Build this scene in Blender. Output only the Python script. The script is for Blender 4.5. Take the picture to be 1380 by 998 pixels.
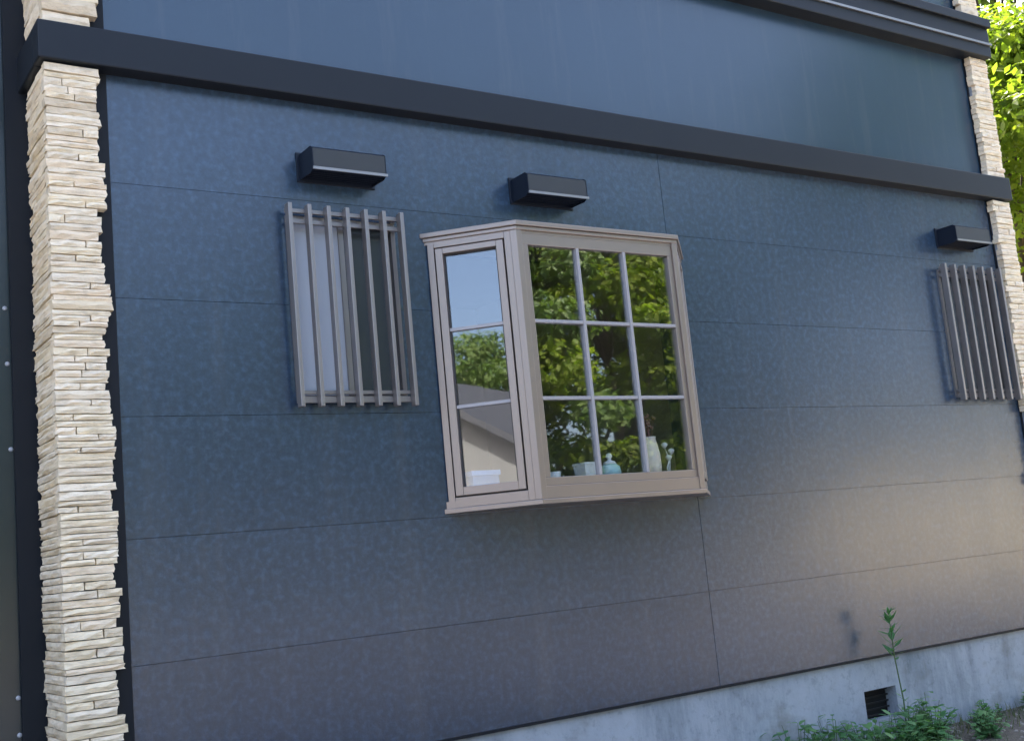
import bpy, math, random
import numpy as np
from mathutils import Vector, Matrix

# ------------------------------------------------------------------ scene, camera, light
for o in list(bpy.data.objects):
    bpy.data.objects.remove(o, do_unlink=True)
scene = bpy.context.scene
COL = scene.collection
random.seed(7)
RNG = np.random.default_rng(7)
Z0 = 0.45                                   # top of the concrete foundation above the ground

FOCAL_PX, YAW, PITCH, ROLL = 1583.6, 0.59737, 0.15570, -0.09608
CAM = Vector((0.479, -4.402, 0.718 + Z0))
fw = Vector((math.sin(YAW)*math.cos(PITCH), math.cos(YAW)*math.cos(PITCH), math.sin(PITCH)))
rt = Vector((math.cos(YAW), -math.sin(YAW), 0))
up = rt.cross(fw)
r2 = rt*math.cos(ROLL) + up*math.sin(ROLL)
u2 = up*math.cos(ROLL) - rt*math.sin(ROLL)
cd = bpy.data.cameras.new('camera')
cam = bpy.data.objects.new('camera', cd)
COL.objects.link(cam)
m = Matrix((r2, u2, -fw)).transposed().to_4x4()
m.translation = CAM
cam.matrix_world = m
cd.sensor_width = 36
cd.lens = FOCAL_PX/1380*36
cd.clip_start = 0.05
cd.clip_end = 2000
scene.camera = cam

SUN_AZ = math.atan2(0.45, 0.90)             # from +Y towards +X: the sun stands behind the house
SUN_EL = math.radians(50)
world = bpy.data.worlds.new('World')
scene.world = world
world.use_nodes = True
wn = world.node_tree.nodes
wl = world.node_tree.links
wn.clear()
wo = wn.new('ShaderNodeOutputWorld')
wb = wn.new('ShaderNodeBackground')
sk = wn.new('ShaderNodeTexSky')
sk.sky_type = 'NISHITA'
sk.sun_disc = False
sk.sun_elevation = SUN_EL
sk.sun_rotation = SUN_AZ
sk.air_density = 0.7
sk.dust_density = 5.0
sk.ozone_density = 0.4
wb.inputs['Strength'].default_value = 0.15
wl.new(sk.outputs[0], wb.inputs[0])
wl.new(wb.outputs[0], wo.inputs[0])
sd = bpy.data.lights.new('sun', 'SUN')
sd.energy = 3.6
sd.angle = math.radians(0.5)
sd.color = (1.0, 0.95, 0.86)
sun = bpy.data.objects.new('sun', sd)
COL.objects.link(sun)
sdir = Vector((math.sin(SUN_AZ)*math.cos(SUN_EL), math.cos(SUN_AZ)*math.cos(SUN_EL), math.sin(SUN_EL)))
sun.rotation_euler = sdir.to_track_quat('Z', 'Y').to_euler()
sun.location = (6, 6, 14)

vs = scene.view_settings
vs.view_transform = 'Standard'
vs.look = 'None'
vs.exposure = 2.65
vs.gamma = 1.0
vs.use_curve_mapping = False

# ------------------------------------------------------------------ helpers
class MB:
    """collects boxes, tubes and faces into one mesh"""
    def __init__(s):
        s.v, s.f = [], []
    def face(s, pts):
        b = len(s.v)
        s.v += [tuple(p) for p in pts]
        s.f.append(tuple(range(b, b+len(pts))))
    def hexa(s, p):
        b = len(s.v)
        s.v += [tuple(q) for q in p]
        for f in ((0,3,2,1), (4,5,6,7), (0,1,5,4), (1,2,6,5), (2,3,7,6), (3,0,4,7)):
            s.f.append(tuple(b+i for i in f))
        return s
    def box(s, x0, x1, y0, y1, z0, z1):
        return s.hexa([(x0,y0,z0), (x1,y0,z0), (x1,y1,z0), (x0,y1,z0), (x0,y0,z1), (x1,y0,z1), (x1,y1,z1), (x0,y1,z1)])
    def obox(s, o, a, b, a0, a1, b0, b1, z0, z1):
        """box in a frame: origin o, horizontal axes a and b"""
        o, a, b = Vector(o), Vector(a), Vector(b)
        q = []
        for z in (z0, z1):
            for (i, j) in ((a0,b0), (a1,b0), (a1,b1), (a0,b1)):
                p = o + a*i + b*j
                q.append((p.x, p.y, z))
        return s.hexa(q)
    def prism(s, outline, z0, z1):
        b = len(s.v); n = len(outline)
        s.v += [(x, y, z0) for x, y in outline] + [(x, y, z1) for x, y in outline]
        s.f.append(tuple(b+i for i in reversed(range(n))))
        s.f.append(tuple(b+n+i for i in range(n)))
        for i in range(n):
            j = (i+1) % n
            s.f.append((b+i, b+j, b+n+j, b+n+i))
        return s
    def tube(s, pts, rad, n=8, cap=True):
        rings = []
        for k, p in enumerate(pts):
            p = Vector(p)
            d = (Vector(pts[min(k+1, len(pts)-1)]) - Vector(pts[max(k-1, 0)])).normalized()
            a = d.orthogonal().normalized() if abs(d.z) < .95 else Vector((1,0,0))
            a = (a - d*a.dot(d)).normalized()
            c = d.cross(a)
            b = len(s.v)
            for i in range(n):
                t = 2*math.pi*i/n
                s.v.append(tuple(p + (a*math.cos(t) + c*math.sin(t))*rad[k]))
            rings.append(b)
        for r0, r1 in zip(rings, rings[1:]):
            for i in range(n):
                j = (i+1) % n
                s.f.append((r0+i, r0+j, r1+j, r1+i))
        if cap:
            s.f.append(tuple(rings[0]+i for i in reversed(range(n))))
            s.f.append(tuple(rings[-1]+i for i in range(n)))
        return s
    def lathe(s, c, prof, n=20):
        return s.tube([(c[0], c[1], c[2]+z) for r, z in prof], [r for r, z in prof], n)
    def mesh(s, name, smooth=False):
        me = bpy.data.meshes.new(name)
        me.from_pydata(s.v, [], s.f)
        me.update()
        if smooth:
            me.polygons.foreach_set('use_smooth', [True]*len(me.polygons))
        return me
    def build(s, name, mat, parent=None, smooth=False, bevel=0):
        o = bpy.data.objects.new(name, s.mesh(name, smooth))
        COL.objects.link(o)
        o.data.materials.append(mat)
        if parent: o.parent = parent
        if bevel:
            bv = o.modifiers.new('bevel', 'BEVEL')
            bv.width = bevel
            bv.segments = 2
            bv.limit_method = 'ANGLE'
        return o

def tag(o, label=None, cat=None, group=None, kind=None):
    for k, v in (('label', label), ('category', cat), ('group', group), ('kind', kind)):
        if v: o[k] = v
    return o

def empty(name, loc=(0,0,0)):
    o = bpy.data.objects.new(name, None)
    COL.objects.link(o)
    o.location = loc
    return o

def keep(o, parent):
    """parent while keeping world coordinates of the mesh (parents are never rotated)"""
    o.parent = parent
    o.matrix_parent_inverse = Matrix.Translation(-Vector(parent.location))
    return o

# ------------------------------------------------------------------ materials
def mat(name):
    m = bpy.data.materials.new(name)
    m.use_nodes = True
    nt = m.node_tree
    return m, nt, nt.nodes, nt.links, nt.nodes['Principled BSDF']

def noise(nt, scale, detail=4, rough=.55, vec=None):
    n = nt.nodes.new('ShaderNodeTexNoise')
    n.inputs['Scale'].default_value = scale
    n.inputs['Detail'].default_value = detail
    n.inputs['Roughness'].default_value = rough
    if vec is not None: nt.links.new(vec, n.inputs['Vector'])
    return n.outputs['Fac']

def pos(nt, scale=(1,1,1)):
    g = nt.nodes.new('ShaderNodeNewGeometry')
    mp = nt.nodes.new('ShaderNodeMapping')
    mp.inputs['Scale'].default_value = scale
    nt.links.new(g.outputs['Position'], mp.inputs['Vector'])
    return mp.outputs[0]

def ramp(nt, fac, stops):
    r = nt.nodes.new('ShaderNodeValToRGB')
    e = r.color_ramp.elements
    while len(e) < len(stops): e.new(.5)
    for k, (p, c) in enumerate(stops):
        e[k].position = p
        e[k].color = (*c, 1) if len(c) == 3 else c
    nt.links.new(fac, r.inputs[0])
    return r.outputs[0]

def mix(nt, fac, a, b, mode='MIX'):
    n = nt.nodes.new('ShaderNodeMix')
    n.data_type = 'RGBA'
    n.blend_type = mode
    for sock, v in ((n.inputs[0], fac), (n.inputs[6], a), (n.inputs[7], b)):
        if isinstance(v, (int, float)): sock.default_value = v
        elif isinstance(v, tuple): sock.default_value = (*v, 1)
        else: nt.links.new(v, sock)
    return n.outputs[2]

def math_(nt, op, a, b=0.0):
    n = nt.nodes.new('ShaderNodeMath')
    n.operation = op
    for s, v in ((n.inputs[0], a), (n.inputs[1], b)):
        if isinstance(v, (int, float)): s.default_value = v
        else: nt.links.new(v, s)
    return n.outputs[0]

def bump(nt, h, strength, dist=.01, normal=None):
    b = nt.nodes.new('ShaderNodeBump')
    b.inputs['Strength'].default_value = strength
    b.inputs['Distance'].default_value = dist
    nt.links.new(h, b.inputs['Height'])
    if normal is not None: nt.links.new(normal, b.inputs['Normal'])
    return b.outputs[0]

M = {}
def siding(name, base, flecks, rough, bs):
    m_, nt, N, L, P = mat(name)
    v = pos(nt)
    n1 = noise(nt, 1.3, 3, vec=v)
    n2 = noise(nt, 34, 5, .65, vec=v)
    n3 = noise(nt, 110, 3, vec=v)
    c = mix(nt, n1, tuple(k*.86 for k in base), tuple(k*1.14 for k in base))
    fl = ramp(nt, n2, [(.40, (.78,.78,.78)), (.52, (1,1,1)), (.66, (1.0+flecks,)*3)])
    c = mix(nt, min(1, flecks*2.2), c, fl, 'MULTIPLY')
    oi = N.new('ShaderNodeObjectInfo')
    c = mix(nt, 1.0, c, ramp(nt, oi.outputs['Random'], [(0, (.90,.90,.91)), (1, (1.10,1.10,1.09))]), 'MULTIPLY')
    dn = noise(nt, 1.0, 6, .7, vec=pos(nt, (6.5, 6.5, .55)))
    c = mix(nt, ramp(nt, dn, [(.52, (0,0,0)), (.80, (.28,.28,.28))]), c, (.10,.11,.12))
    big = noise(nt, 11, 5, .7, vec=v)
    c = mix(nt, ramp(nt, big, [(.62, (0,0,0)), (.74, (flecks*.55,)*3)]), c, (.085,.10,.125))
    L.new(c, P.inputs['Base Color'])
    st = noise(nt, 1.0, 3, vec=pos(nt, (9, 9, .5)))
    rr = math_(nt, 'ADD', math_(nt, 'MULTIPLY', st, .05), rough-.025)
    L.new(rr, P.inputs['Roughness'])
    h = math_(nt, 'ADD', n2, math_(nt, 'MULTIPLY', n3, .35))
    wav = bump(nt, noise(nt, 1.1, 2, vec=pos(nt, (1, 1, 1.6))), .16, .02)
    L.new(bump(nt, h, bs, .004, wav), P.inputs['Normal'])
    P.inputs['IOR'].default_value = 1.7
    return m_
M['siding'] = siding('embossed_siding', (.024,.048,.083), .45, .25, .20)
M['smooth'] = siding('smooth_siding', (.017,.043,.074), .04, .25, .02)
M['joint'] = mat('joint_sealant')[0]
M['joint'].node_tree.nodes['Principled BSDF'].inputs['Base Color'].default_value = (.022,.034,.052,1)

def plain(name, col, rough=.5, metal=0, var=.12, nscale=6, bmp=0, spec=.5, bscale=80):
    m_, nt, N, L, P = mat(name)
    n = noise(nt, nscale, 5, .6, vec=pos(nt))
    L.new(mix(nt, n, tuple(k*(1-var) for k in col), tuple(k*(1+var) for k in col)), P.inputs['Base Color'])
    P.inputs['Roughness'].default_value = rough
    P.inputs['Metallic'].default_value = metal
    P.inputs['Specular IOR Level'].default_value = spec
    if bmp: L.new(bump(nt, noise(nt, bscale, 4, vec=pos(nt)), bmp, .004), P.inputs['Normal'])
    M[name] = m_
    return m_
plain('band_metal', (.011,.015,.021), .48, 0, .15, 3, spec=.3)
plain('dark_trim', (.008,.011,.016), .6, spec=.25)
plain('wing_panel', (.022,.032,.034), .22, 0, .25, 2)
plain('asphalt', (.140,.134,.158), .9, 0, .3, 12, .5, .3, 90)
plain('beige_render', (.66,.57,.40), .85, 0, .1, 2)
plain('frosted_glass', (.40,.44,.50), .35, 0, .06, 3)
plain('screw_zinc', (.40,.42,.45), .5, .2, .1)
plain('smoked_glass', (.045,.055,.062), .22, 0, .1, 3)
plain('gap_black', (.008,.008,.009), .9)
plain('hood_paint', (.006,.011,.022), .45, 0, .15, spec=.3)
plain('hood_front', (.042,.047,.050), .45, 0, .15, spec=.35)
plain('aluminium', (.30,.30,.30), .45, .7, .15)
plain('bay_frame', (.315,.262,.225), .36, .6, .08, 5)
plain('muntin_paint', (.36,.345,.35), .35, .1, .04)
plain('gasket', (.05,.045,.045), .6)
plain('bar_bronze', (.27,.25,.24), .36, .6, .12)
plain('room_plaster', (.42,.40,.37), .8, 0, .05)
plain('room_floor', (.16,.10,.06), .5, 0, .2)
plain('sill_wood', (.36,.30,.24), .5, 0, .1)
plain('curtain_cloth', (.70,.71,.74), .9, 0, .05, 14)
plain('cream_ceramic', (.84,.70,.60), .45, 0, .05)
plain('white_ceramic', (.80,.80,.80), .30, 0, .03)
plain('teal_ceramic', (.42,.66,.68), .30, 0, .05)
plain('blue_cloth', (.20,.34,.58), .8, 0, .1, 30)
plain('pale_blue', (.28,.44,.74), .7, 0, .08, 30)
plain('navy_glaze', (.03,.06,.13), .3, 0, .1)
plain('dry_flower', (.20,.10,.08), .9, 0, .3, 60)
plain('bark', (.10,.075,.055), .9, 0, .35, 18, .6, .3, 30)
plain('render_white', (.72,.71,.69), .8, 0, .06)
plain('render_grey', (.20,.195,.19), .8, 0, .08)
plain('roof_slate', (.06,.06,.07), .7, 0, .2, 8)
plain('car_port', (.55,.56,.58), .5, .3, .05)
plain('stem_green', (.07,.12,.045), .7, 0, .2)
plain('pebble', (.26,.24,.21), .85, 0, .35, 25)
plain('grille_black', (.006,.007,.009), .7)

# stacked stone
m_, nt, N, L, P = mat('stacked_stone')
oi = N.new('ShaderNodeObjectInfo')
c1 = ramp(nt, oi.outputs['Random'], [(0, (.70,.59,.43)), (.2, (.88,.75,.53)), (.45, (.92,.80,.59)), (.62, (.82,.71,.54)), (.8, (.95,.84,.65)), (1, (.88,.73,.53))])
v = pos(nt, (1, 1, 2.6))
n1 = noise(nt, 16, 6, .65, vec=v)
c2 = mix(nt, 1.0, c1, ramp(nt, n1, [(.3, (.72,.69,.64)), (.5, (.97,.96,.94)), (.7, (1.08,1.08,1.08))]), 'MULTIPLY')
L.new(c2, P.inputs['Base Color'])
P.inputs['Roughness'].default_value = .88
L.new(bump(nt, noise(nt, 70, 5, .6, vec=v), .6, .006), P.inputs['Normal'])
M['stone'] = m_

# concrete
m_, nt, N, L, P = mat('foundation_concrete')
n1 = noise(nt, 2.6, 8, .68, vec=pos(nt))
n2 = noise(nt, 1.0, 8, .7, vec=pos(nt, (3.4, 3.4, .9)))
n3 = noise(nt, 22, 5, .7, vec=pos(nt))
c = mix(nt, n1, (.25,.285,.33), (.44,.475,.52))
c = mix(nt, 1.0, c, ramp(nt, n2, [(.34, (.62,.66,.66)), (.50, (1,1,1)), (.72, (1.12,1.12,1.12))]), 'MULTIPLY')
c = mix(nt, .7, c, ramp(nt, n3, [(.34, (.72,.74,.72)), (.46, (1,1,1)), (.75, (1.05,1.05,1.05))]), 'MULTIPLY')
st_ = noise(nt, 1.0, 5, .7, vec=pos(nt, (1.7, 1.7, 2.4)))
c = mix(nt, ramp(nt, st_, [(.56, (0,0,0)), (.68, (.55,.55,.55))]), c, (.17,.175,.15))
L.new(c, P.inputs['Base Color'])
P.inputs['Roughness'].default_value = .85
hb = math_(nt, 'ADD', noise(nt, 60, 5, vec=pos(nt)), math_(nt, 'MULTIPLY', n3, .8))
L.new(bump(nt, hb, .35, .005), P.inputs['Normal'])
M['concrete'] = m_

# ground
m_, nt, N, L, P = mat('ground_soil')
n1 = noise(nt, .35, 5, .6, vec=pos(nt))
n2 = noise(nt, 9, 6, .7, vec=pos(nt))
n3 = noise(nt, 60, 4, .7, vec=pos(nt))
c = mix(nt, ramp(nt, n1, [(.42, (0,0,0)), (.6, (1,1,1))]), (.38,.32,.225), (.27,.25,.13))
c = mix(nt, 1.0, c, ramp(nt, n2, [(.3, (.6,.58,.55)), (.55, (1,1,1)), (.75, (1.25,1.22,1.15))]), 'MULTIPLY')
c = mix(nt, .6, c, ramp(nt, n3, [(.35, (.5,.5,.5)), (.55, (1,1,1)), (.7, (1.4,1.4,1.4))]), 'MULTIPLY')
L.new(c, P.inputs['Base Color'])
P.inputs['Roughness'].default_value = .95
L.new(bump(nt, n3, .6, .02), P.inputs['Normal'])
M['ground'] = m_

m_, nt, N, L, P = mat('shade_darkened_soil')  # brown soil, its colour darkened further for the shade beside the wall
n2 = noise(nt, 7, 6, .7, vec=pos(nt)); n3 = noise(nt, 75, 4, .7, vec=pos(nt))
c = mix(nt, n2, (.085,.075,.060), (.17,.15,.12))
c = mix(nt, .8, c, ramp(nt, n3, [(.35, (.5,.5,.5)), (.55, (1,1,1)), (.7, (1.5,1.5,1.5))]), 'MULTIPLY')
L.new(c, P.inputs['Base Color'])
P.inputs['Roughness'].default_value = .95
L.new(bump(nt, n3, .8, .02), P.inputs['Normal'])
M['soil'] = m_

def leafmat(name, a, b, trans=.35):
    m_, nt, N, L, P = mat(name)
    g = N.new('ShaderNodeNewGeometry')
    c = ramp(nt, g.outputs['Random Per Island'], [(0, a), (.55, tuple((x+y)/2 for x, y in zip(a, b))), (1, b)])
    L.new(c, P.inputs['Base Color'])
    P.inputs['Roughness'].default_value = .5
    P.inputs['Specular IOR Level'].default_value = .3
    t = N.new('ShaderNodeBsdfTranslucent')
    L.new(mix(nt, 1.0, c, (1.15, 1.35, .60), 'MULTIPLY'), t.inputs[0])
    ms = N.new('ShaderNodeMixShader')
    ms.inputs[0].default_value = trans
    L.new(P.outputs[0], ms.inputs[1])
    L.new(t.outputs[0], ms.inputs[2])
    L.new(ms.outputs[0], N['Material Output'].inputs[0])
    M[name] = m_
leafmat('leaf_maple', (.12,.18,.018), (.24,.28,.032), .55)
leafmat('leaf_dark', (.025,.055,.018), (.06,.10,.03), .25)
leafmat('leaf_mid', (.08,.14,.035), (.16,.21,.06), .38)
leafmat('leaf_weed', (.075,.21,.085), (.18,.33,.13), .35)
leafmat('leaf_grass', (.05,.09,.03), (.16,.17,.07), .25)

# window glass: thin double pane, Fresnel mirror over clear
def glassmat(name, f0, tint):
    m_, nt, N, L, P = mat(name)
    N.remove(P)
    lw = N.new('ShaderNodeLayerWeight'); lw.inputs['Blend'].default_value = .5
    fac = math_(nt, 'ADD', math_(nt, 'MULTIPLY', math_(nt, 'POWER', lw.outputs['Facing'], 5.0), 1-f0), f0)
    tr = N.new('ShaderNodeBsdfTransparent'); tr.inputs[0].default_value = (*tint, 1)
    gl = N.new('ShaderNodeBsdfGlossy'); gl.inputs['Roughness'].default_value = .015
    gl.inputs[0].default_value = (.95,.97,1,1)
    ms = N.new('ShaderNodeMixShader')
    L.new(fac, ms.inputs[0]); L.new(tr.outputs[0], ms.inputs[1]); L.new(gl.outputs[0], ms.inputs[2])
    L.new(bump(nt, noise(nt, 2.5, 2, vec=pos(nt)), .02, .02), gl.inputs['Normal'])
    L.new(ms.outputs[0], N['Material Output'].inputs[0])
    M[name] = m_
glassmat('window_glass', .11, (.93,.96,.96))

# ------------------------------------------------------------------ ground
gb = MB()
n = 40
R = 420.0
xs = [math.copysign(abs(t)**2.2, t)*R for t in np.linspace(-1, 1, n+1)]
idx = {}
for i, x in enumerate(xs):
    for j, y in enumerate(xs):
        idx[i, j] = len(gb.v)
        gb.v.append((x+4, y-2, 0))
for i in range(n):
    for j in range(n):
        gb.f.append((idx[i,j], idx[i+1,j], idx[i+1,j+1], idx[i,j+1]))
tag(gb.build('ground', M['ground']), kind='structure')

db = MB()
nx, ny = 40, 14
rd = random.Random(77)
for i in range(nx+1):
    for j in range(ny+1):
        x = -32 + 47*i/nx; y = -17 + 14.6*j/ny
        if j in (0, ny): y += rd.uniform(-.12, .12)
        if i in (0, nx): x += rd.uniform(-.3, .3)
        db.v.append((x, y, .004))
for i in range(nx):
    for j in range(ny):
        a = i*(ny+1)+j
        db.f.append((a, a+ny+1, a+ny+2, a+1))
tag(db.build('driveway', M['asphalt']), kind='structure')
sb = MB()
for i in range(49):
    x = -3 + 13.5*i/48
    sb.v += [(x, -2.28+rd.uniform(-.09, .09), .004), (x, .3, .004)]
for i in range(48):
    sb.f.append((2*i, 2*i+2, 2*i+3, 2*i+1))
tag(sb.build('soil_bed', M['soil']), kind='structure')  # darkened soil strip, so the low siding mirrors a shaded wall foot

# ------------------------------------------------------------------ the house
XL, XR = 1.456, 7.530                      # outer faces of the stone corners
SL, SR = 1.515, 7.470                      # side walls
HB, HT = Z0+2.712, Z0+2.865                # storey band
CB, CT = Z0+3.70, Z0+3.955                 # upper cornice
TOP = Z0+5.35
BACK = 6.2
house = empty('house', (4.5, 3.0, 0))
tag(house, 'dark blue-grey clad house with cream stone corners and a tan bay window', 'house')
def H(o): return keep(o, house)

# bay window geometry
BX0 = 3.065; BD = .297; BFW = .933
BX1 = BX0 + BD; BX2 = BX1 + BFW; BX3 = BX2 + BD
BZ0, BZ1 = Z0+.921, Z0+2.169
OPEN = [(BX0+.06, BX3-.06, BZ0+.05, BZ1-.05), (2.415, 2.905, Z0+1.43, Z0+2.19), (6.720, 7.250, Z0+1.43, Z0+2.19)]

def rects_minus(x0, x1, z0, z1, holes):
    out = [(x0, x1, z0, z1)]
    for hx0, hx1, hz0, hz1 in holes:
        nxt = []
        for a, b, c, d in out:
            p, q, r, s = max(a, hx0), min(b, hx1), max(c, hz0), min(d, hz1)
            if p >= q or r >= s:
                nxt.append((a, b, c, d)); continue
            if a < p: nxt.append((a, p, c, d))
            if q < b: nxt.append((q, b, c, d))
            if c < r: nxt.append((p, q, c, r))
            if s < d: nxt.append((p, q, s, d))
        out = nxt
    return out

# foundation with its vent opening
VX0, VX1, VZ0, VZ1 = 5.55, 5.81, Z0-.335, Z0-.175
fb = MB()
for a, b, c, d in rects_minus(SL+.03, SR-.03, -.25, Z0-.004, [(VX0, VX1, VZ0, VZ1)]):
    fb.box(a, b, .014, .16, c, d)
fb.box(SL+.03, SL+.16, .16, BACK, -.25, Z0-.004)
fb.box(SR-.16, SR-.03, .16, BACK, -.25, Z0-.004)
found = H(fb.build('foundation', M['concrete']))
def sub(o, part):
    """sub-part of a part whose own origin is the world origin"""
    o.parent = part
    o.matrix_parent_inverse = Matrix.Identity(4)
    return o
sub(MB().box(VX0, VX1, .09, .13, VZ0, VZ1).build('vent_screen', M['gap_black']), found)
for k in range(5):
    z = VZ0 + (k+.5)*(VZ1-VZ0)/5
    sub(MB().box(VX0, VX1, .075, .083, z-.004, z+.004).build('vent_bar', M['grille_black']), found)

# backing of the front wall, then siding panels with recessed joints
wbk = MB()
for a, b, c, d in rects_minus(SL+.02, SR-.02, Z0-.003, TOP, OPEN):
    wbk.box(a, b, .0138, .15, c, d)
front = H(wbk.build('front_wall', M['joint']))
PX0, PX1 = 1.70, 7.342
for r in range(6):
    for k, (a, b) in enumerate(((PX0, 4.5155), (4.5185, PX1))):
        z0 = Z0 + .455*r + (.0009 if r else 0)
        z1 = Z0 + .455*(r+1) - .0009
        pb = MB()
        for q in rects_minus(a, b, z0, z1, OPEN):
            pb.box(q[0], q[1], 0, .0136, q[2], q[3])
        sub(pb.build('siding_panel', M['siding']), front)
for a, b in ((PX0, PX1),):
    sub(MB().box(a, b, .001, .0135, HT-.01, CB+.02).build('upper_panel', M['smooth']), front)
    sub(MB().box(a, b, .001, .0135, CT-.01, TOP-.01).build('upper_panel', M['smooth']), front)
dr = MB().box(SL+.03, SR-.03, -.008, .02, Z0-.012, Z0-.0005)
H(dr.build('base_flashing', M['dark_trim']))

# side and back walls, roof
side = MB().box(SL, SL+.14, .151, BACK, Z0-.003, TOP)
sl = H(side.build('side_wall', M['siding']))
H(MB().box(SR-.14, SR, .151, BACK, Z0-.003, TOP).build('side_wall', M['siding']))
H(MB().box(SL+.14, SR-.14, BACK-.14, BACK, Z0-.003, TOP).build('back_wall', M['siding']))
H(MB().box(SL+.14, SR-.14, .151, BACK-.14, Z0+2.62, Z0+2.78).build('ceiling', M['room_plaster']))
H(MB().box(SL+.14, SR-.14, .151, BACK-.14, Z0+.02, Z0+.12).build('floor_slab', M['room_floor']))
H(MB().box(SL+.14, SR-.14, 3.1, 3.2, Z0+.12, Z0+2.62).build('inner_wall', M['room_plaster']))
H(MB().box(5.3, 5.4, .151, 3.1, Z0+.12, Z0+2.62).build('inner_wall', M['room_plaster']))
H(MB().box(2.98, 3.04, .151, 3.1, Z0+.12, Z0+2.62).build('inner_wall', M['room_plaster']))
rb = MB()
ym = (BACK)/2
x0, x1 = SL-.35, SR+.35
ze, zr = TOP-.02, TOP+1.25
for sgn in (-1, 1):
    ye = ym + sgn*(ym+.45)
    rb.hexa([(x0, ye, ze-.15), (x1, ye, ze-.15), (x1, ym, zr-.0), (x0, ym, zr-.0), (x0, ye, ze), (x1, ye, ze), (x1, ym, zr+.15), (x0, ym, zr+.15)][::1] if sgn < 0 else
            [(x0, ym, zr), (x1, ym, zr), (x1, ye, ze-.15), (x0, ye, ze-.15), (x0, ym, zr+.15), (x1, ym, zr+.15), (x1, ye, ze), (x0, ye, ze)])
H(rb.build('roof', M['roof_slate']))
gab = MB()
for xx in (SL+.01, SR-.15):
    p = [(xx, .1, TOP), (xx, BACK-.1, TOP), (xx, ym, zr)]
    q = [(xx+.14, y, z) for _, y, z in p]
    gab.face(p); gab.face(q[::-1])
    for i in range(3):
        j = (i+1) % 3
        gab.face([p[j], p[i], q[i], q[j]])
H(gab.build('gable', M['smooth']))

# storey band, wrapping round the corners
def band(name, z0, z1, out, material):
    b = MB()
    b.box(XL-.022, XR+.006, -out, .013, z0, z1)
    b.box(XL-.022, SL-.001, .013, .3145, z0, z1)
    b.box(SR+.001, XR+.006, .013, BACK*.6, z0, z1)
    return H(b.build(name, material, bevel=.006))
bd = band('storey_band', HB, HT, .078, M['band_metal'])
cor = band('upper_cornice', CB, CT, .098, M['band_metal'])
lip = MB()
lip.box(XL-.03, XR+.010, -.110, -.0985, Z0+3.782, Z0+3.797)
sub(lip.build('drip_edge', M['aluminium']), cor)
lip = MB()
lip.box(XL-.034, XR+.014, -.122, -.0985, CT-.05, CT+.012)
sub(lip.build('coping_edge', M['band_metal'], bevel=.004), cor)

# dark corner trims behind the ragged stone edge
H(MB().box(1.625, 1.6985, -.006, .0135, Z0-.003, HB+.01).build('corner_trim', M['dark_trim']))
H(MB().box(1.625, 1.6985, -.004, .0135, HT-.01, TOP-.02).build('corner_trim', M['dark_trim']))
H(MB().box(7.344, 7.39, -.006, .0135, Z0-.003, HB+.01).build('corner_trim', M['dark_trim']))
H(MB().box(7.344, 7.39, -.004, .0135, HT-.01, TOP-.02).build('corner_trim', M['dark_trim']))
# the set-back wing on the near side
WY = .315
wing = H(MB().box(-1.6, SL-.001, WY, 3.2, -.2, TOP-.3).build('wing_wall', M['wing_panel']))
sub(MB().box(1.384, SL-.002, WY-.022, WY-.0005, -.02, TOP-.4).build('corner_strip', M['dark_trim']), wing)
for x, z in ((1.366, 1.838), (1.370, 1.621), (1.374, 1.293), (1.375, .379), (1.376, .247)):
    sc_ = MB().lathe((0, 0, 0), [(.009, 0), (.009, .003), (.005, .006)], 8).build('screw_head', M['screw_zinc'])
    sub(sc_, wing)
    sc_.location = (x, WY+.0005, Z0+z)
    sc_.rotation_euler = (math.pi/2, 0, 0)

# ---- stacked stone pilasters: every strip of stone a piece of its own
def stone_mesh(seed):
    """irregular slab in the unit box: x 0..1 along, y 0..1 (front at 0), z 0..1"""
    r = random.Random(seed)
    b = MB()
    nx, nz = 4, 2
    g = {}
    for i in range(nx+1):
        for k in range(nz+1):
            u, w = i/nx, k/nz
            ed = (i in (0, nx)) or (k in (0, nz))
            y = r.uniform(.05, .20) if ed else r.uniform(-.05, .12)
            x = u + (r.uniform(-.02, .02) if 0 < i < nx else (r.uniform(0, .03) if i == 0 else -r.uniform(0, .03)))
            z = w + (r.uniform(-.10, .10) if k == 1 else (r.uniform(0, .08) if k == 0 else -r.uniform(0, .08)))
            g[i, k] = len(b.v)
            b.v.append((x, y, z))
    back = {}
    for (i, k) in g:
        if i in (0, nx) or k in (0, nz):
            back[i, k] = len(b.v)
            x, y, z = b.v[g[i, k]]
            b.v.append((min(max(x, 0), 1), 1.0, z))
    for i in range(nx):
        for k in range(nz):
            b.f.append((g[i,k], g[i+1,k], g[i+1,k+1], g[i,k+1]))
        b.f.append((g[i+1,0], g[i,0], back[i,0], back[i+1,0]))
        b.f.append((g[i,nz], g[i+1,nz], back[i+1,nz], back[i,nz]))
    for k in range(nz):
        b.f.append((g[0,k], g[0,k+1], back[0,k+1], back[0,k]))
        b.f.append((g[nx,k+1], g[nx,k], back[nx,k], back[nx,k+1]))
    me = b.mesh('stone')
    me.materials.append(M['stone'])
    return me
STONES = [stone_mesh(100+i) for i in range(14)]

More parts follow.
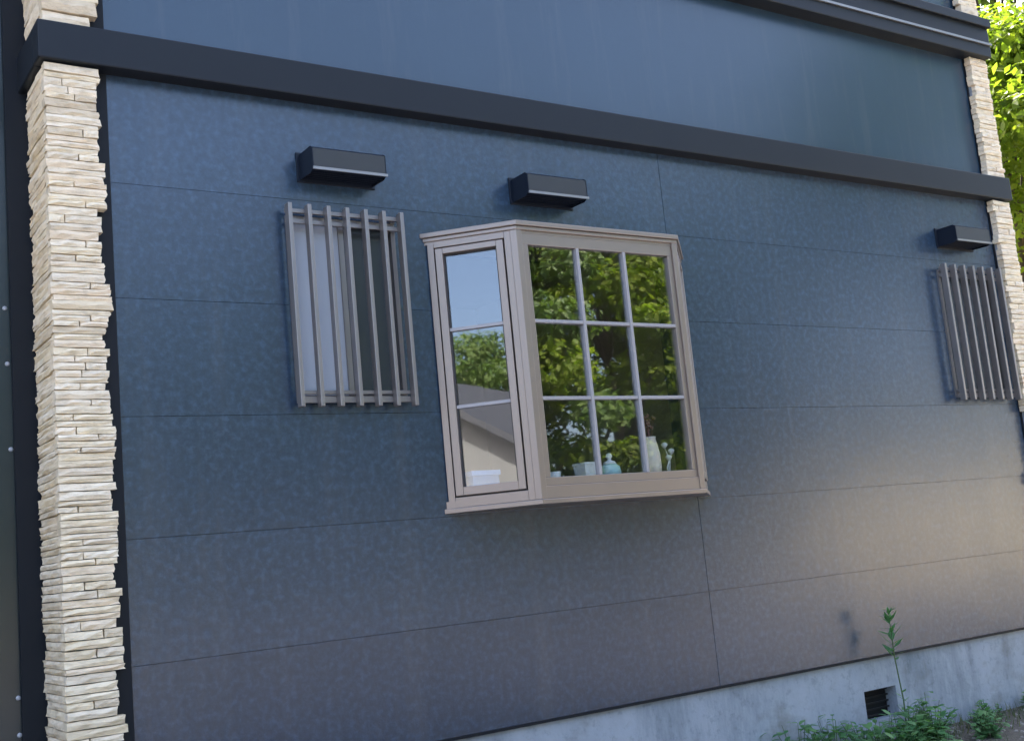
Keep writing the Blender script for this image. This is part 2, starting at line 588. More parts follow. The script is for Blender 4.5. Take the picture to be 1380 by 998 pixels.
def pilaster(left, z0, z1, ch, seed, label):
    r = random.Random(seed)
    xa, xb = (XL, XL+.205) if left else (XR-.195, XR)
    core = MB()
    if left:
        core.box(xa+.045, xa+.17, -.022, .0135, z0, z1)
        core.box(xa+.045, SL-.001, .0135, .275, z0, z1)
    else:
        core.box(xb-.17, xb-.045, -.022, .0135, z0, z1)
        core.box(SR+.001, xb-.045, .0135, .275, z0, z1)
    pc = H(core.build('stone_pilaster', M['concrete']))
    tag(pc, label)
    def place(loc, sc, rot=0):
        o = bpy.data.objects.new('stone', r.choice(STONES))
        COL.objects.link(o)
        o.parent = pc
        o.location = loc
        o.scale = sc
        o.rotation_euler = (0, 0, rot)
    z = z0
    k = 0
    edge = 0
    while z < z1 - .008:
        if r.random() < .42:
            edge = r.uniform(-.024, .012)
        h = min(ch*r.uniform(.72, 1.32), z1 - z)
        e = edge + r.uniform(-.006, .006)
        jut = r.uniform(-.005, .004)
        y0 = -.062 - jut
        cx = r.uniform(-.004, .004)
        if left: a, b = xa+cx, xb+e
        else: a, b = xa-e, xb+cx
        cuts = [a, b]
        if r.random() < .36:
            cuts = [a, a+(b-a)*r.uniform(.3, .7), b]
        for p, q in zip(cuts, cuts[1:]):
            j2 = r.uniform(-.004, .004)
            place((p+.0008, y0+j2, z+.0006), (q-p-.0016, -.012-(y0+j2), h-.0012))
        d = .285 + r.choice((-.02, 0, .012)) + r.uniform(-.006, .006)
        if left:
            place((xa+cx, d, z+.0006), (d+.0105, .054, h-.0012), -math.pi/2)
        else:
            place((xb+cx, -.0105, z+.0006), (d+.0105, .054, h-.0012), math.pi/2)
        z += h
        k += 1
pilaster(True, .0, HB-.001, .0265, 3, 'pale cream stacked stone strips with a ragged edge, below the band')
pilaster(True, HT+.001, TOP-.1, .05, 4, 'pale cream stacked stone strips above the band')
pilaster(False, .0, HB-.001, .034, 5, 'greyer stacked stone strips beside the far barred window')
pilaster(False, HT+.001, CB-.001, .034, 6, 'greyer stacked stone strips between band and cornice')
pilaster(False, CT+.013, TOP-.1, .05, 8, 'short run of stacked stone above the cornice')

# ---- bay window (45 degree sides)
bay = H(MB().prism([(BX0+.001, -.001), (BX1, -BD+.004), (BX2, -BD+.004), (BX3-.001, -.001), (BX3-.08, .10), (BX0+.08, .10)], BZ0+.006, BZ0+.052).build('bay_window', M['bay_frame']))
tag(bay, 'tan framed bay window with gridded panes and angled sides')
S = math.sqrt(.5)
BS = BD/S                                   # length of an angled side
FR = ((BX0, 0, 0), (S, -S, 0), (S, S, 0))    # origin, along, inwards
def Bsub(o): return sub(o, bay)
def offs(d):
    t = math.tan(math.radians(22.5))*d
    return [(BX0-d/S*1.0, 0.0), (BX1-t, -BD-d), (BX2+t, -BD-d), (BX3+d/S*1.0, 0.0)]
def cap(name, d, z0, z1, material=None):
    o = offs(d)
    o = [(o[0][0]+.001, -.001)] + o[1:3] + [(o[3][0]-.001, -.001)]
    return Bsub(MB().prism(o, z0, z1).build(name, material or M['bay_frame'], bevel=.003))
top = Bsub(MB().prism([(BX0+.001, -.001), (BX1, -BD+.004), (BX2, -BD+.004), (BX3-.001, -.001), (BX3-.08, .10), (BX0+.08, .10)], BZ1-.052, BZ1-.022).build('head_board', M['bay_frame']))
cap('roof_cap', .016, BZ1-.022, BZ1)
cap('cap_moulding', .006, BZ1-.040, BZ1-.0225)
cap('base_moulding', .010, BZ0, BZ0+.022)
GZ0, GZ1 = Z0+1.035, Z0+2.066               # glazed height

def wall_frame(o, a, b, length, front):
    # fixed frame in the local frame (a along, b inwards)
    ow = .050 if front else .052
    oz0, oz1 = BZ0+.052, BZ1-.052
    W0, W1 = (.028, length-.028) if front else (.012, length-.012)
    fm = M['bay_frame']
    def bx(name, a0, a1, b0, b1, z0, z1, mt=fm, bev=.002):
        return Bsub(MB().obox(o, a, b, a0, a1, b0, b1, z0, z1).build(name, mt, bevel=bev))
    if front:
        gx0, gx1 = .062, length-.055
        bx('apron_panel', W0, W1, .0, .045, BZ0+.0225, GZ0-.036)
        bx('frame_rail', W0, W1, .006, .05, GZ0-.0355, GZ0)
        bx('frame_rail', W0, W1, .006, .05, GZ1, BZ1-.0405)
        bx('frame_stile', W0, gx0, .006, .05, GZ0, GZ1)
        bx('frame_stile', gx1, W1, .006, .05, GZ0, GZ1)
        cols = 3
    else:
        # outer frame, a narrow shadow groove, then the casement sash
        a0, a1 = .012, length-.052
        fz0, fz1 = BZ0+.0225, BZ1-.0405
        bx('frame_stile', a0, a0+.030, .0, .05, fz0, fz1)
        bx('frame_stile', a1-.004, a1+.026, .0, .05, fz0, fz1)
        bx('frame_rail', a0+.030, a1-.004, .0, .05, fz0, fz0+.044)
        bx('frame_rail', a0+.030, a1-.004, .0, .05, fz1-.030, fz1)
        bx('seal_back', a0+.030, a1-.004, .020, .0225, fz0+.044, fz0+.050, M['gasket'], 0)
        s0, s1 = a0+.036, a1-.010
        q0, q1 = fz0+.050, fz1-.036
        gx0, gx1 = s0+.034, s1-.032
        bx('sash_stile', s0, gx0, -.006, .034, q0, q1)
        bx('sash_stile', gx1, s1, -.006, .034, q0, q1)
        bx('sash_rail', gx0, gx1, -.006, .034, q0, GZ0-.005)
        bx('sash_rail', gx0, gx1, -.006, .034, GZ1, q1)
        for (u0, u1, w0, w1) in ((gx0, gx0+.006, GZ0-.005, GZ1), (gx1-.006, gx1, GZ0-.005, GZ1), (gx0+.006, gx1-.006, GZ1-.006, GZ1)):
            bx('glazing_bead', u0, u1, .010, .016, w0, w1, M['gasket'], 0)
        cols = 1
    cw = (gx1-gx0)/cols
    rh = (GZ1-GZ0)/3
    for c in range(cols):
        for k in range(3):
            mu = .005
            Bsub(MB().obox(o, a, b, gx0+c*cw+(mu if c else 0), gx0+(c+1)*cw-(mu if c < cols-1 else 0), .020, .0235,
                           GZ0+k*rh+(mu if k else -.004), GZ0+(k+1)*rh-(mu if k < 2 else 0)).build('glass_pane', M['window_glass']))
    for c in range(1, cols):
        bx('muntin', gx0+c*cw-.008, gx0+c*cw+.008, .004, .032, GZ0, GZ1, M['muntin_paint'], .0015)
    for k in range(1, 3):
        z = GZ0+k*rh
        for c in range(cols):
            bx('muntin', gx0+c*cw+(.0085 if c else 0), gx0+(c+1)*cw-(.0085 if c < cols-1 else 0), .006, .030, z-.0075, z+.0075, M['muntin_paint'], .0015)
wall_frame((BX1, -BD, 0), (1,0,0), (0,1,0), BFW, True)
wall_frame((BX0, 0, 0), (S,-S,0), (S,S,0), BS, False)
wall_frame((BX3, 0, 0), (-S,-S,0), (-S,S,0), BS, False)
for sx, xc, dirv in ((-1, BX1, (S,-S)), (1, BX2, (-S,-S))):
    # corner post: bent section covering both faces
    k = 1 if sx < 0 else -1
    d = Vector((dirv[0], dirv[1]))
    c = Vector((xc, -BD))
    t = math.tan(math.radians(22.5))*.004
    fr_ = Vector((k, 0))
    n1_ = Vector((-S*k, -S)); n2_ = Vector((0, -1))
    apex = c + (n1_+n2_).normalized()*.004/math.cos(math.radians(22.5))
    pts = [c - d*.027 + n1_*.004, apex, c + fr_*.0275 + n2_*.004, c + fr_*.0275 - n2_*.05, c - (n1_+n2_).normalized()*.055, c - d*.027 - n1_*.05]
    if k < 0: pts = pts[::-1]
    Bsub(MB().prism([(p.x, p.y) for p in pts], BZ0+.0225, BZ1-.0405).build('corner_post', M['bay_frame'], bevel=.002))
Bsub(MB().prism([(BX0+.075, -.006), (BX1+.02, -BD+.056), (BX2-.02, -BD+.056), (BX3-.075, -.006), (BX3-.075, .17), (BX0+.075, .17)], Z0+.9735, Z0+1.005).build('inner_sill', M['sill_wood']))

# ---- barred windows
def barred_window(xa, xb, label, nb=7, left_glass='smoked_glass'):
    z0, z1 = Z0+1.385, Z0+2.235
    w = H(MB().box(0, .001, 0, .001, 0, .001).build('barred_window', M['bar_bronze']))
    me = MB()
    a, b, c, d = xa+.006, xb-.006, z0+.035, z1-.035
    fm = .020
    me.box(a, a+fm, -.012, .06, c, d); me.box(b-fm, b, -.012, .06, c, d)
    me.box(a+fm, b-fm, -.012, .06, c, c+fm); me.box(a+fm, b-fm, -.012, .06, d-fm, d)
    w.data = me.mesh('barred_window'); w.data.materials.append(M['bar_bronze'])
    tag(w, label)
    xm = (a+b)/2
    for (p, q, yy, gm) in ((a+fm, xm-.012, .012, left_glass), (xm+.012, b-fm, .030, 'smoked_glass')):
        sub(MB().box(p, q, yy, yy+.004, c+fm, d-fm).build('glass_pane', M[gm]), w)
    sub(MB().box(xm-.0119, xm+.0119, .004, .042, c+fm, d-fm).build('sash_stile', M['bar_bronze']), w)
    for k in range(nb):
        x = xa + (xb-xa)*k/(nb-1)
        sub(MB().box(x-.009, x+.009, -.080, -.0415, z0, z1).build('grille_bar', M['bar_bronze'], bevel=.0025), w)
    for zz in (z0+.020, z1-.075, z1-.030):
        hgt = .026 if zz < z0+.1 else .018
        sub(MB().box(xa-.006, xb+.006, -.041, -.027, zz, zz+hgt).build('grille_rail', M['bar_bronze'], bevel=.0015), w)
    sub(MB().box(xa-.006, xb+.006, -.041, -.027, z0+.055, z0+.071).build('grille_rail', M['bar_bronze'], bevel=.0015), w)
    for x in (xa+.02, xb-.02):
        for zz in (z0+.033, z1-.030):
            sub(MB().box(x-.01, x+.01, -.0268, -.0005, zz-.007, zz+.007).build('grille_bracket', M['bar_bronze']), w)
    return w
barred_window(2.400, 2.920, 'narrow window behind seven vertical bronze bars, left of the bay window', left_glass='frosted_glass')
barred_window(6.705, 7.265, 'narrow window behind vertical bronze bars, next to the far stone corner')

# ---- hoods above the windows
def hood(xa, xb, z0, z1, label):
    d = .145
    bk = H(MB().box(xa-.012, xb+.012, -.010, -.0005, z0-.01, z1+.012).build('vent_hood', M['hood_paint'], bevel=.002))
    tag(bk, label)
    for x, y in ((xa, xa+.004), (xb-.004, xb)):
        b = MB()
        p = [(-.0105, z0), (-d+.03, z0-.004), (-d, z0+.010), (-d, z1-.012), (-d+.018, z1), (-.0105, z1)]
        i0 = len(b.v)
        b.face([(x, q[0], q[1]) for q in p]); b.face([(y, q[0], q[1]) for q in reversed(p)])
        for i in range(len(p)):
            j = (i+1) % len(p)
            b.face([(x, *p[j]), (x, *p[i]), (y, *p[i]), (y, *p[j])])
        sub(b.build('side_plate', M['hood_paint']), bk)
    f = MB()
    f.box(xa+.0042, xb-.0042, -d+.001, -d+.005, z0+.014, z1-.013)
    sub(f.build('front_plate', M['hood_front']), bk)
    f = MB()
    f.hexa([(xa+.0042, -d+.001, z1-.0128), (xb-.0042, -d+.001, z1-.0128), (xb-.0042, -.0105, z1-.005), (xa+.0042, -.0105, z1-.005),
            (xa+.0042, -d+.018, z1-.002), (xb-.0042, -d+.018, z1-.002), (xb-.0042, -.0105, z1-.001), (xa+.0042, -.0105, z1-.001)])
    sub(f.build('top_plate', M['hood_paint']), bk)
    sub(MB().box(xa-.002, xb+.002, -d-.007, -d+.0008, z0+.002, z0+.0135).build('drip_lip', M['aluminium']), bk)
    for k in range(5):
        y = -d + .022 + k*.022
        sub(MB().box(xa+.0042, xb-.0042, y, y+.004, z0+.004, z0+.020).build('louvre', M['hood_paint']), bk)
hood(2.485, 2.826, Z0+2.362, Z0+2.470, 'dark box hood above the barred window left of the bay')
hood(3.565, 3.910, Z0+2.362, Z0+2.470, 'dark box hood above the bay window')
hood(6.765, 7.110, Z0+2.362, Z0+2.470, 'dark box hood above the far barred window')

# ------------------------------------------------------------------ things on the bay sill and behind the glass
SZ = Z0+1.0055
def thing_on_sill(name, cat, label, x, y, parts):
    t = empty(name, (x, y, SZ))
    tag(t, label, cat)
    for nm, mb, mt, sm in parts:
        mb.build(nm, M[mt], t, smooth=sm)
    return t
fl = MB()
rr = random.Random(11)
for k in range(26):
    a = rr.uniform(0, 6.28); ti = rr.uniform(.05, .45); L_ = rr.uniform(.05, .11)
    e = Vector((math.cos(a)*math.sin(ti)*L_, math.sin(a)*math.sin(ti)*L_, .19+math.cos(ti)*L_))
    fl.tube([(0,0,.15), tuple(e)], [.0015, .001], 4)
    fl.tube([tuple(e), tuple(e+Vector((0,0,.008))), tuple(e+Vector((0,0,.016)))], [.004, .010, .003], 6)
thing_on_sill('vase', 'vase', 'cream ceramic vase holding dried brown flowers on the bay sill', 4.085, -.185, [
    ('body', MB().lathe((0,0,0), [(.034,0), (.042,.012), (.046,.06), (.044,.12), (.036,.165), (.030,.190), (.034,.200)], 20), 'cream_ceramic', True),
    ('dried_flowers', fl, 'dry_flower', False)])
thing_on_sill('planter', 'planter', 'small white square planter pot behind the gridded front panes', 3.70, -.19, [
    ('pot', MB().hexa([(-.036,-.036,0), (.036,-.036,0), (.036,.036,0), (-.036,.036,0), (-.044,-.044,.082), (.044,-.044,.082), (.044,.044,.082), (-.044,.044,.082)]), 'white_ceramic', False),
    ('rim', MB().box(-.047,.047,-.047,.047,.0825,.092), 'white_ceramic', False)])
thing_on_sill('teapot', 'teapot', 'pale teal round teapot with a white knobbed lid', 3.835, -.185, [
    ('body', MB().lathe((0,0,0), [(.024,0), (.040,.012), (.050,.04), (.046,.068), (.03,.082)], 20), 'teal_ceramic', True),
    ('lid', MB().lathe((0,0,.0825), [(.032,0), (.026,.010), (.010,.016), (.008,.024), (.016,.034), (.012,.046), (.002,.05)], 16), 'white_ceramic', True),
    ('spout', MB().tube([(-.044,0,.03), (-.066,0,.05), (-.078,0,.072)], [.012,.009,.007], 8), 'teal_ceramic', True)])
thing_on_sill('cup', 'cup', 'little grey-white cup beside the corner post of the bay', 3.53, -.17, [
    ('bowl', MB().lathe((0,0,0), [(.02,0), (.026,.02), (.032,.06)], 16), 'white_ceramic', True),
    ('handle', MB().tube([(.028,0,.05), (.05,0,.042), (.046,0,.022), (.025,0,.016)], [.004]*4, 6), 'white_ceramic', True)])
sp = MB()
for dx, h_, le in ((0, .12, .03), (.012, .15, -.02), (-.01, .09, .02)):
    sp.tube([(dx*.3, 0, .02), (dx, 0, h_*.6), (dx+le, .005, h_)], [.0035,.003,.002], 6)
    sp.lathe((dx+le, .005, h_-.004), [(.003,0), (.014,.012), (.016,.022), (.005,.030)], 8)
thing_on_sill('flower_ornament', 'ornament', 'small white flower ornament on a dark base next to the cream vase', 4.205, -.165, [
    ('base', MB().lathe((0,0,0), [(.028,0), (.03,.012), (.02,.024), (.006,.027)], 14), 'navy_glaze', True),
    ('blossoms', sp, 'white_ceramic', True)])
thing_on_sill('storage_box', 'box', 'pale blue cloth box behind the angled side pane', 3.235, .0, [
    ('body', MB().box(-.06,.075,-.06,.06,0,.07), 'blue_cloth', False),
    ('lid', MB().box(-.066,.081,-.066,.066,.0705,.092), 'pale_blue', False)])
# ------------------------------------------------------------------ vegetation
def leaf_mesh(name, centers, normals, size, material, aspect=.6, fold=.25, rng=RNG):
    n = len(centers)
    nr = normals/np.linalg.norm(normals, axis=1, keepdims=True)
    t = rng.normal(size=(n, 3))
    t -= nr*np.sum(t*nr, axis=1, keepdims=True)
    t /= np.linalg.norm(t, axis=1, keepdims=True)
    b = np.cross(nr, t)
    s = size*rng.uniform(.6, 1.35, (n, 1))
    p0 = centers - t*s
    p2 = centers + t*s
    p1 = centers + b*s*aspect + nr*s*fold - t*s*.1
    p3 = centers - b*s*aspect + nr*s*fold - t*s*.1
    V = np.stack([p0, p1, p2, p3], axis=1).reshape(-1, 3)
    base = (np.arange(n)*4)[:, None]
    F = np.concatenate([base+np.array([[0, 1, 2]]), base+np.array([[0, 2, 3]])], axis=1).reshape(-1)
    me = bpy.data.meshes.new(name)
    me.vertices.add(len(V)); me.vertices.foreach_set('co', V.astype(np.float32).ravel())
    nf = len(F)//3
    me.loops.add(len(F)); me.loops.foreach_set('vertex_index', F.astype(np.int32))
    me.polygons.add(nf); me.polygons.foreach_set('loop_start', np.arange(0, len(F), 3, dtype=np.int32))
    me.update(calc_edges=True)
    me.materials.append(material)
    return me

def tree(name, loc, height, crown_r, label, leaf='leaf_mid', nleaf=9000, lsize=.06, trunk_r=.14, crown_z=.35, seed=1, cat='tree', group=None, clumps=60, flat=1.0):
    r = np.random.default_rng(seed)
    pr = random.Random(seed)
    t = empty(name, loc)
    tag(t, label, cat, group)
    tb = MB()
    sway = [(0,0,-.1)]
    rad = [trunk_r*1.25]
    for k in range(1, 7):
        f = k/6
        sway.append((pr.uniform(-.05,.05)*height*.4*f, pr.uniform(-.05,.05)*height*.4*f, height*.86*f))
        rad.append(trunk_r*(1-.86*f))
    tb.tube(sway, rad, 9)
    zc0 = height*crown_z
    cs = []
    for k in range(clumps):
        zf = pr.random()**.9
        z = zc0 + (height-zc0)*zf
        prof = math.sin(math.pi*min(.98, .16+.84*zf))**.75
        a = pr.uniform(0, 6.283)
        q = pr.uniform(.35, 1.0)*crown_r*prof
        c = Vector((math.cos(a)*q, math.sin(a)*q, z))
        cs.append((c, crown_r*pr.uniform(.16, .30)))
        if k % 3 == 0:
            fz = max(.18, (z-.18*height)/height/.86*.8)
            i = min(5, int(fz*6)); ff = fz*6-i
            s0 = Vector(sway[i]).lerp(Vector(sway[i+1]), ff)
            mid = s0.lerp(c, .55) + Vector((0,0,-.05*height*pr.random()))
            r0 = trunk_r*max(.12, (1-.86*fz))*.5
            tb.tube([tuple(s0), tuple(mid), tuple(c)], [r0, r0*.6, r0*.2], 6)
    tb.build('trunk', M['bark'], t, smooth=True)
    per = nleaf//clumps
    C = []; Nn = []
    for c, cr in cs:
        d = r.normal(size=(per, 3)); d /= np.linalg.norm(d, axis=1, keepdims=True)
        q = cr*r.uniform(.25, 1.15, (per, 1))**.6
        p = np.array(c) + d*q*np.array([1, 1, .62*flat])
        C.append(p); Nn.append(d*.7 + r.normal(size=(per, 3))*.45 + np.array([0, 0, .55]))
    me = leaf_mesh('crown', np.concatenate(C), np.concatenate(Nn), lsize, M[leaf], .55, .18, r)
    o = bpy.data.objects.new('crown', me)
    COL.objects.link(o)
    o.parent = t
    return t

# the bright tree beside the house and the duller ones behind it
tree('maple_tree', (12.1, 2.75, 0), 6.3, 2.2, 'bright yellow-green leafy tree beside the stone corner of the house', 'leaf_maple', 30000, .055, .12, .60, 21, clumps=90)
tree('tall_tree', (18.5, 6.6, 0), 12.5, 4.2, 'tall dull green tree rising behind the bright yellow-green one', 'leaf_mid', 24000, .13, .2, .25, 22, clumps=110)
tree('shrub', (11.2, 2.0, 0), 3.3, .8, 'light green shrub below the bright tree by the house corner', 'leaf_maple', 7000, .045, .05, .15, 23, 'shrub', clumps=40)

# trees across the yard, seen mirrored in the panes and the siding
yard = [
    (7.2, -15.5, 6.8, 2.4, 'leaf_mid'), (10.6, -12.4, 7.8, 2.5, 'leaf_mid'), (13.0, -11.6, 7.2, 2.3, 'leaf_maple'),
    (15.6, -12.0, 8.0, 2.4, 'leaf_mid'), (11.8, -17.5, 9.5, 3.0, 'leaf_dark'), (16.5, -16.5, 9.8, 3.0, 'leaf_dark'),
    (2.6, -15.0, 7.5, 2.8, 'leaf_dark'), (19.5, -14.6, 7.2, 2.2, 'leaf_dark')]
words = ['broad mid-green tree across the yard, end of the row by the lawn', 'rounder mid-green tree across the yard, beside the row-end tree', 'lower yellow-green tree across the yard facing the bay window',
         'tall mid-green tree across the yard next to the yellow-green one', 'dark evergreen behind the round mid-green yard tree', 'tall dark evergreen at the back of the yard row',
         'dark spreading tree standing alone far across the yard', 'slim dark tree at the far end of the yard row']
for k, (x, y, h_, cr, lf) in enumerate(yard):
    tree('yard_tree', (x, y, 0), h_, cr, words[k], lf, 24000, .075, .16, .12, 40+k, group='trees across the yard', clumps=80)
tree('yard_tree', (-24.5, -18.2, 0), 8.2, 3.4, 'tall green tree behind the grey gabled neighbour house', 'leaf_mid', 16000, .10, .2, .2, 61, group='trees behind the neighbour house', clumps=70)
tree('yard_tree', (-19.6, -17.8, 0), 9.2, 2.3, 'broad green tree past the far gable of the grey neighbour house', 'leaf_mid', 16000, .10, .2, .2, 62, group='trees behind the neighbour house', clumps=70)
tree('yard_tree', (-26.5, -13.6, 0), 7.0, 3.2, 'lower rounded green tree at the back corner of the grey neighbour house', 'leaf_mid', 12000, .10, .15, .2, 63, group='trees behind the neighbour house', clumps=60)

# far woods: one mass along the horizon
C = []
rw = np.random.default_rng(5)
for k in range(150):
    a = rw.uniform(0, 2*math.pi)
    d = rw.uniform(75, 110)
    cx, cy = 4+math.cos(a)*d, -2+math.sin(a)*d
    hh = rw.uniform(3.2, 6.5)
    nl = 260
    q = rw.normal(size=(nl, 3)); q /= np.linalg.norm(q, axis=1, keepdims=True)
    C.append(np.array([cx, cy, hh*.5]) + q*rw.uniform(.4, 1, (nl, 1))**.4*np.array([4.6, 4.6, hh*.55]))
C = np.concatenate(C)
C[:, 2] = np.maximum(C[:, 2], .2)
me = leaf_mesh('distant_woods', C, rw.normal(size=C.shape)+np.array([0, 0, .6]), .75, M['leaf_mid'], .6, .2, rw)
o = bpy.data.objects.new('distant_woods', me)
COL.objects.link(o)
tag(o, 'far low green woods along the horizon', 'woods', kind='stuff')

# weeds by the foundation
def weed(loc, h, n, ls, seed, label, spread=.5, name='weed_plant', leaf='leaf_weed'):
    pr = random.Random(seed)
    r = np.random.default_rng(seed)
    t = empty(name, loc)
    tag(t, label, 'weed', 'weeds along the foundation')
    st = MB()
    lv = MB()
    for k in range(n):
        a = pr.uniform(0, 6.283); tl = pr.uniform(.05, spread)
        L_ = h*pr.uniform(.6, 1.0)
        d = Vector((math.cos(a)*tl, math.sin(a)*tl, 1)).normalized()
        p = [Vector((math.cos(a)*.012*(k > 0), math.sin(a)*.012*(k > 0), -.02)) + d*L_*f + Vector((0,0,-.18*L_*f*f*tl)) for f in (0, .33, .66, 1)]
        st.tube([tuple(q) for q in p], [.0032, .0028, .002, .001], 5)
        m = max(5, int(L_/ls*1.7))
        for j in range(m):
            f = .15 + .85*(j+1)/m
            i = min(2, int(f*3)); c = p[i].lerp(p[i+1], f*3-i)
            b = a + j*2.4 + pr.uniform(-.4, .4)
            el = pr.uniform(-.15, .7)
            s = ls*pr.uniform(.7, 1.25)*(1.15-.45*f)
            o_ = Vector((math.cos(b)*math.cos(el), math.sin(b)*math.cos(el), math.sin(el)))
            w = Vector((-math.sin(b), math.cos(b), 0))
            tip = c + o_*s + Vector((0,0,-.2*s))
            q1 = c + o_*s*.35 + w*s*.26; q2 = c + o_*s*.35 - w*s*.26
            q3 = c + o_*s*.72 + w*s*.18 + Vector((0,0,-.05*s)); q4 = c + o_*s*.72 - w*s*.18 + Vector((0,0,-.05*s))
            lv.v += [tuple(c), tuple(q1), tuple(q3), tuple(tip), tuple(q4), tuple(q2)]
            i0 = len(lv.v)-6
            lv.f += [(i0, i0+5, i0+1), (i0+1, i0+5, i0+4, i0+2), (i0+2, i0+4, i0+3)]
    st.build('stem', M['stem_green'], t)
    lv.build('leaves', M[leaf], t)
    return t
def tall_weed(loc, label):
    t = empty('tall_weed', loc)
    tag(t, label, 'weed', 'weeds along the foundation')
    pr = random.Random(31)
    st = MB(); lv = MB()
    p = [Vector((.0, 0, -.02)), Vector((.012, 0, .22)), Vector((.0, .01, .45)), Vector((-.01, .0, .62)), Vector((-.02, -.01, .70))]
    st.tube([tuple(q) for q in p], [.0045, .004, .0035, .0025, .001], 6)
    for j in range(40):
        f = (.12 + .2*(j/8)) if j < 8 else (.48 + .52*(j-8)/31)
        k = min(3, int(f*4)); c = p[k].lerp(p[k+1], f*4-k)
        b = j*2.4; el = pr.uniform(.1, .9)
        s_ = (.05 if j < 8 else .085)*pr.uniform(.7, 1.2)*(1.1-.5*max(0, f-.6)/.4)
        o_ = Vector((math.cos(b)*math.cos(el), math.sin(b)*math.cos(el), math.sin(el)))
        w = Vector((-math.sin(b), math.cos(b), 0))*s_*.17
        i0 = len(lv.v)
        lv.v += [tuple(c), tuple(c+o_*s_*.4+w), tuple(c+o_*s_), tuple(c+o_*s_*.4-w)]
        lv.f += [(i0, i0+3, i0+1), (i0+1, i0+3, i0+2)]
    st.build('stem', M['stem_green'], t)
    lv.build('leaves', M['leaf_weed'], t)
tall_weed((5.66, -.14, 0), 'single tall thin weed standing by the foundation vent')
W = [((4.86, -.13), .27, 16, .085, 'weed at the driveway end of the weed patch, hugging the foundation'),
     ((5.04, -.20), .25, 16, .08, 'second weed of the patch along the foundation, counting from the bay end'),
     ((5.18, -.38), .25, 18, .085, 'dense weed in the outer row of the weed patch'),
     ((5.30, -.16), .24, 16, .08, 'weed against the foundation just before the vent'),
     ((5.42, -.32), .27, 18, .09, 'leafy weed just in front of the tall thin one'),
     ((5.66, -.30), .28, 20, .09, 'fullest green weed below the foundation vent'),
     ((5.86, -.14), .22, 15, .08, 'low weed just past the foundation vent'),
     ((5.98, -.40), .17, 13, .07, 'low outer weed past the foundation vent'),
     ((6.22, -.20), .14, 11, .06, 'short sparse weed in the bare soil by the foundation'),
     ((6.45, -.08), .15, 10, .055, 'small upright weed touching the foundation'),
     ((6.85, -.10), .16, 10, .06, 'small weed against the foundation below the far barred window'),
     ((5.2, -.72), .20, 13, .08, 'bushy weed out in the yard, away from the foundation')]
for k, ((x, y), h_, n_, l_, lb) in enumerate(W):
    weed((x, y, 0), h_*(1.1 if x < 6 else 1.0), n_+5, l_, 2+k, lb, .9)

# grass and gravel in the shade of the wall
rg = np.random.default_rng(9)
ng = 22000
gx = rg.uniform(2.0, 9.5, ng); gy = -rg.uniform(.02, 1.0, ng)**1.5*2.6
dens = .5+.5*np.sin(gx*2.1+gy*3.3)*np.cos(gy*4.1-gx*.7)
kp = rg.uniform(size=ng) < np.clip(dens*1.1-.15*np.clip(gx-6, 0, 9), .05, 1)
gx, gy = gx[kp], gy[kp]
n = len(gx)
hgt = rg.uniform(.02, .085, n); aa = rg.uniform(0, 6.283, n); le = rg.uniform(.2, .9, n)*hgt
wd = rg.uniform(.0018, .004, n)
b0 = np.stack([gx+np.cos(aa+1.57)*wd, gy+np.sin(aa+1.57)*wd, np.full(n, -.003)], 1)
b1 = np.stack([gx-np.cos(aa+1.57)*wd, gy-np.sin(aa+1.57)*wd, np.full(n, -.003)], 1)
tp = np.stack([gx+np.cos(aa)*le, gy+np.sin(aa)*le, hgt], 1)
V = np.stack([b0, b1, tp], 1).reshape(-1, 3)
me = bpy.data.meshes.new('grass')
me.from_pydata(V.tolist(), [], np.arange(3*n).reshape(-1, 3).tolist())
me.materials.append(M['leaf_grass'])
o = bpy.data.objects.new('grass', me); COL.objects.link(o)
tag(o, 'thin short grass growing in the soil along the foundation', 'grass', kind='stuff')
pb = MB()
for k in range(1500):
    x = random.uniform(4.2, 8.6); y = -random.random()**1.3*1.8-.02
    s = random.uniform(.006, .020)
    i0 = len(pb.v)
    a = random.uniform(0, 6.28)
    pb.v += [(x+math.cos(a+t)*s*random.uniform(.7, 1.2), y+math.sin(a+t)*s*random.uniform(.7, 1.2), -.002) for t in (0, 1.57, 3.14, 4.71)]
    pb.v += [(x+math.cos(a+t)*s*.6, y+math.sin(a+t)*s*.6, s*random.uniform(.5, .8)) for t in (0, 1.57, 3.14, 4.71)]
    pb.f += [(i0+4, i0+5, i0+6, i0+7)] + [(i0+i, i0+(i+1) % 4, i0+4+(i+1) % 4, i0+4+i) for i in range(4)]
o = pb.build('gravel', M['pebble'])
tag(o, 'loose pebbles scattered on the soil by the foundation', 'gravel', kind='stuff')

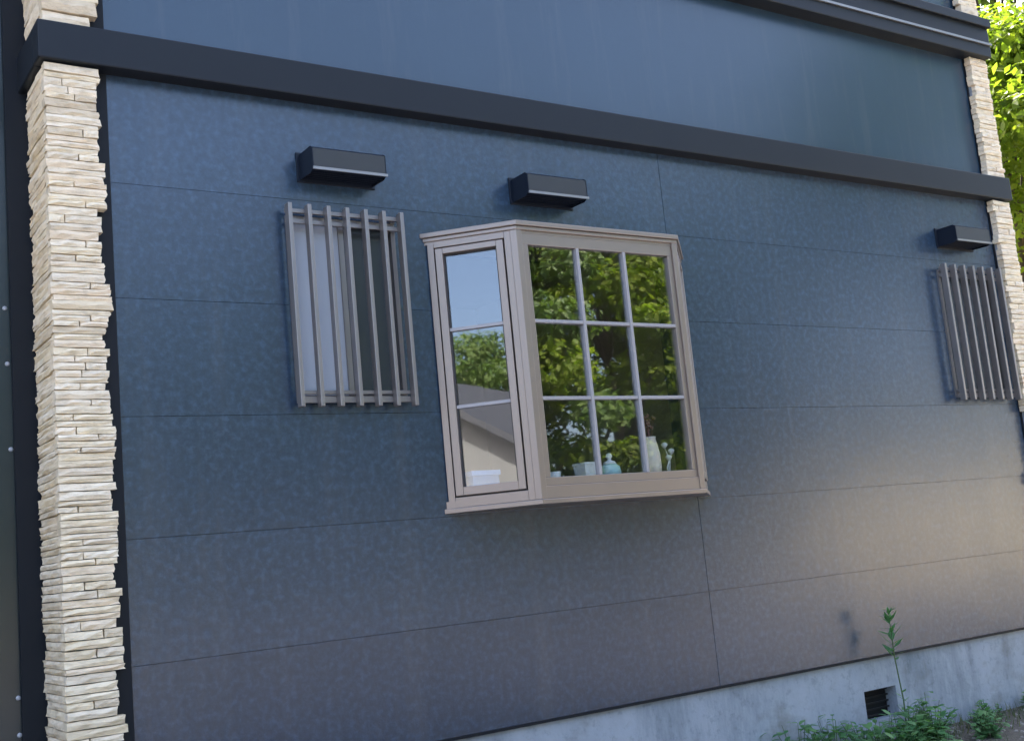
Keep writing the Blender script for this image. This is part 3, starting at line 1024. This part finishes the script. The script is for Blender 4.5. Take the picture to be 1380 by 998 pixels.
# ------------------------------------------------------------------ other houses
def far_house(name, loc, rotz, w, d, h, rise, wallm, label, carport=False):
    t = empty(name, loc)
    t.rotation_euler = (0, 0, rotz)
    tag(t, label, 'house')
    MB().box(-w/2, w/2, -d/2, d/2, -.1, h).build('wall', M[wallm], t)
    rf = MB()
    ov = .45
    for s in (-1, 1):
        a = [(-w/2-ov, s*(d/2+ov), h-.15), (w/2+ov, s*(d/2+ov), h-.15), (w/2+ov, 0, h+rise), (-w/2-ov, 0, h+rise)]
        if s > 0: a = [a[1], a[0], a[3], a[2]]
        rf.hexa([*a, *[(x, y, z+.16) for x, y, z in a]])
    rf.build('roof', M['roof_slate'], t)
    g = MB()
    for x in (-w/2, w/2-.1):
        p = [(x, -d/2, h+.001), (x, d/2, h+.001), (x, 0, h+rise-.02)]
        q = [(x+.1, y, z) for _, y, z in p]
        g.face(p[::-1]); g.face(q)
        for i in range(3):
            j = (i+1) % 3
            g.face([p[i], p[j], q[j], q[i]])
    g.build('gable', M[wallm], t)
    for sx in (-1, 1):
        for k in range(2):
            z = 1.0 + k*2.6
            if z+1.2 > h: continue
            for x in (-w*.28, w*.05, w*.32):
                wnd = MB().box(x-.65, x+.65, sx*d/2-.05, sx*d/2+.05, z, z+1.2).build('window', M['aluminium'], t)
                MB().box(x-.58, x+.58, sx*(d/2+.051)-.006, sx*(d/2+.051)+.006, z+.07, z+1.13).build('pane', M['navy_glaze'], wnd)
            for y in (-d*.25, d*.2):
                wnd = MB().box(sx*w/2-.05, sx*w/2+.05, y-.6, y+.6, z, z+1.2).build('window', M['aluminium'], t)
                MB().box(sx*(w/2+.051)-.006, sx*(w/2+.051)+.006, y-.53, y+.53, z+.07, z+1.13).build('pane', M['navy_glaze'], wnd)
    if carport:
        cp = MB().box(-w/2+.4, w/2-.4, -d/2-3.6, -d/2-.5, 2.25, 2.36).build('carport_roof', M['car_port'], t)
        for x in (-w/2+.6, 0, w/2-.6):
            MB().box(x-.05, x+.05, -d/2-3.5, -d/2-3.4, -.1, 2.249).build('carport_post', M['car_port'], t)
    return t
bw = empty('added_beige_wall', (24.5, -12.4, 0))  # unseen wall added for the warm patch mirrored in the siding
tag(bw, 'long beige wall added out of view to warm the siding reflection, past the row of yard trees', 'wall')
MB().box(-6.3, 6.3, -.1, .1, -.2, 2.0).build('wall_face', M['beige_render'], bw)
MB().box(-6.36, 6.36, -.15, .15, 2.001, 2.08).build('coping', M['concrete'], bw)
tree('yard_tree', (16.6, -6.6, 0), 9.6, 2.9, 'high-crowned tree added out of view to darken the sky mirrored in the siding', 'leaf_mid', 16000, .09, .17, .52, 71, clumps=80)  # unseen tree added so its crown dims the upper siding reflection
far_house('neighbour_house', (-16.2, -12.4, 0), math.radians(62), 7.0, 6.4, 3.1, 2.0, 'render_grey', 'low grey neighbour house with dark gabled roof and a carport', True)
far_house('neighbour_house', (25.5, 11.6, 0), math.radians(20), 9.0, 7.0, 7.1, 1.7, 'render_white', 'white two-storey house with dark roof beyond the bright tree')
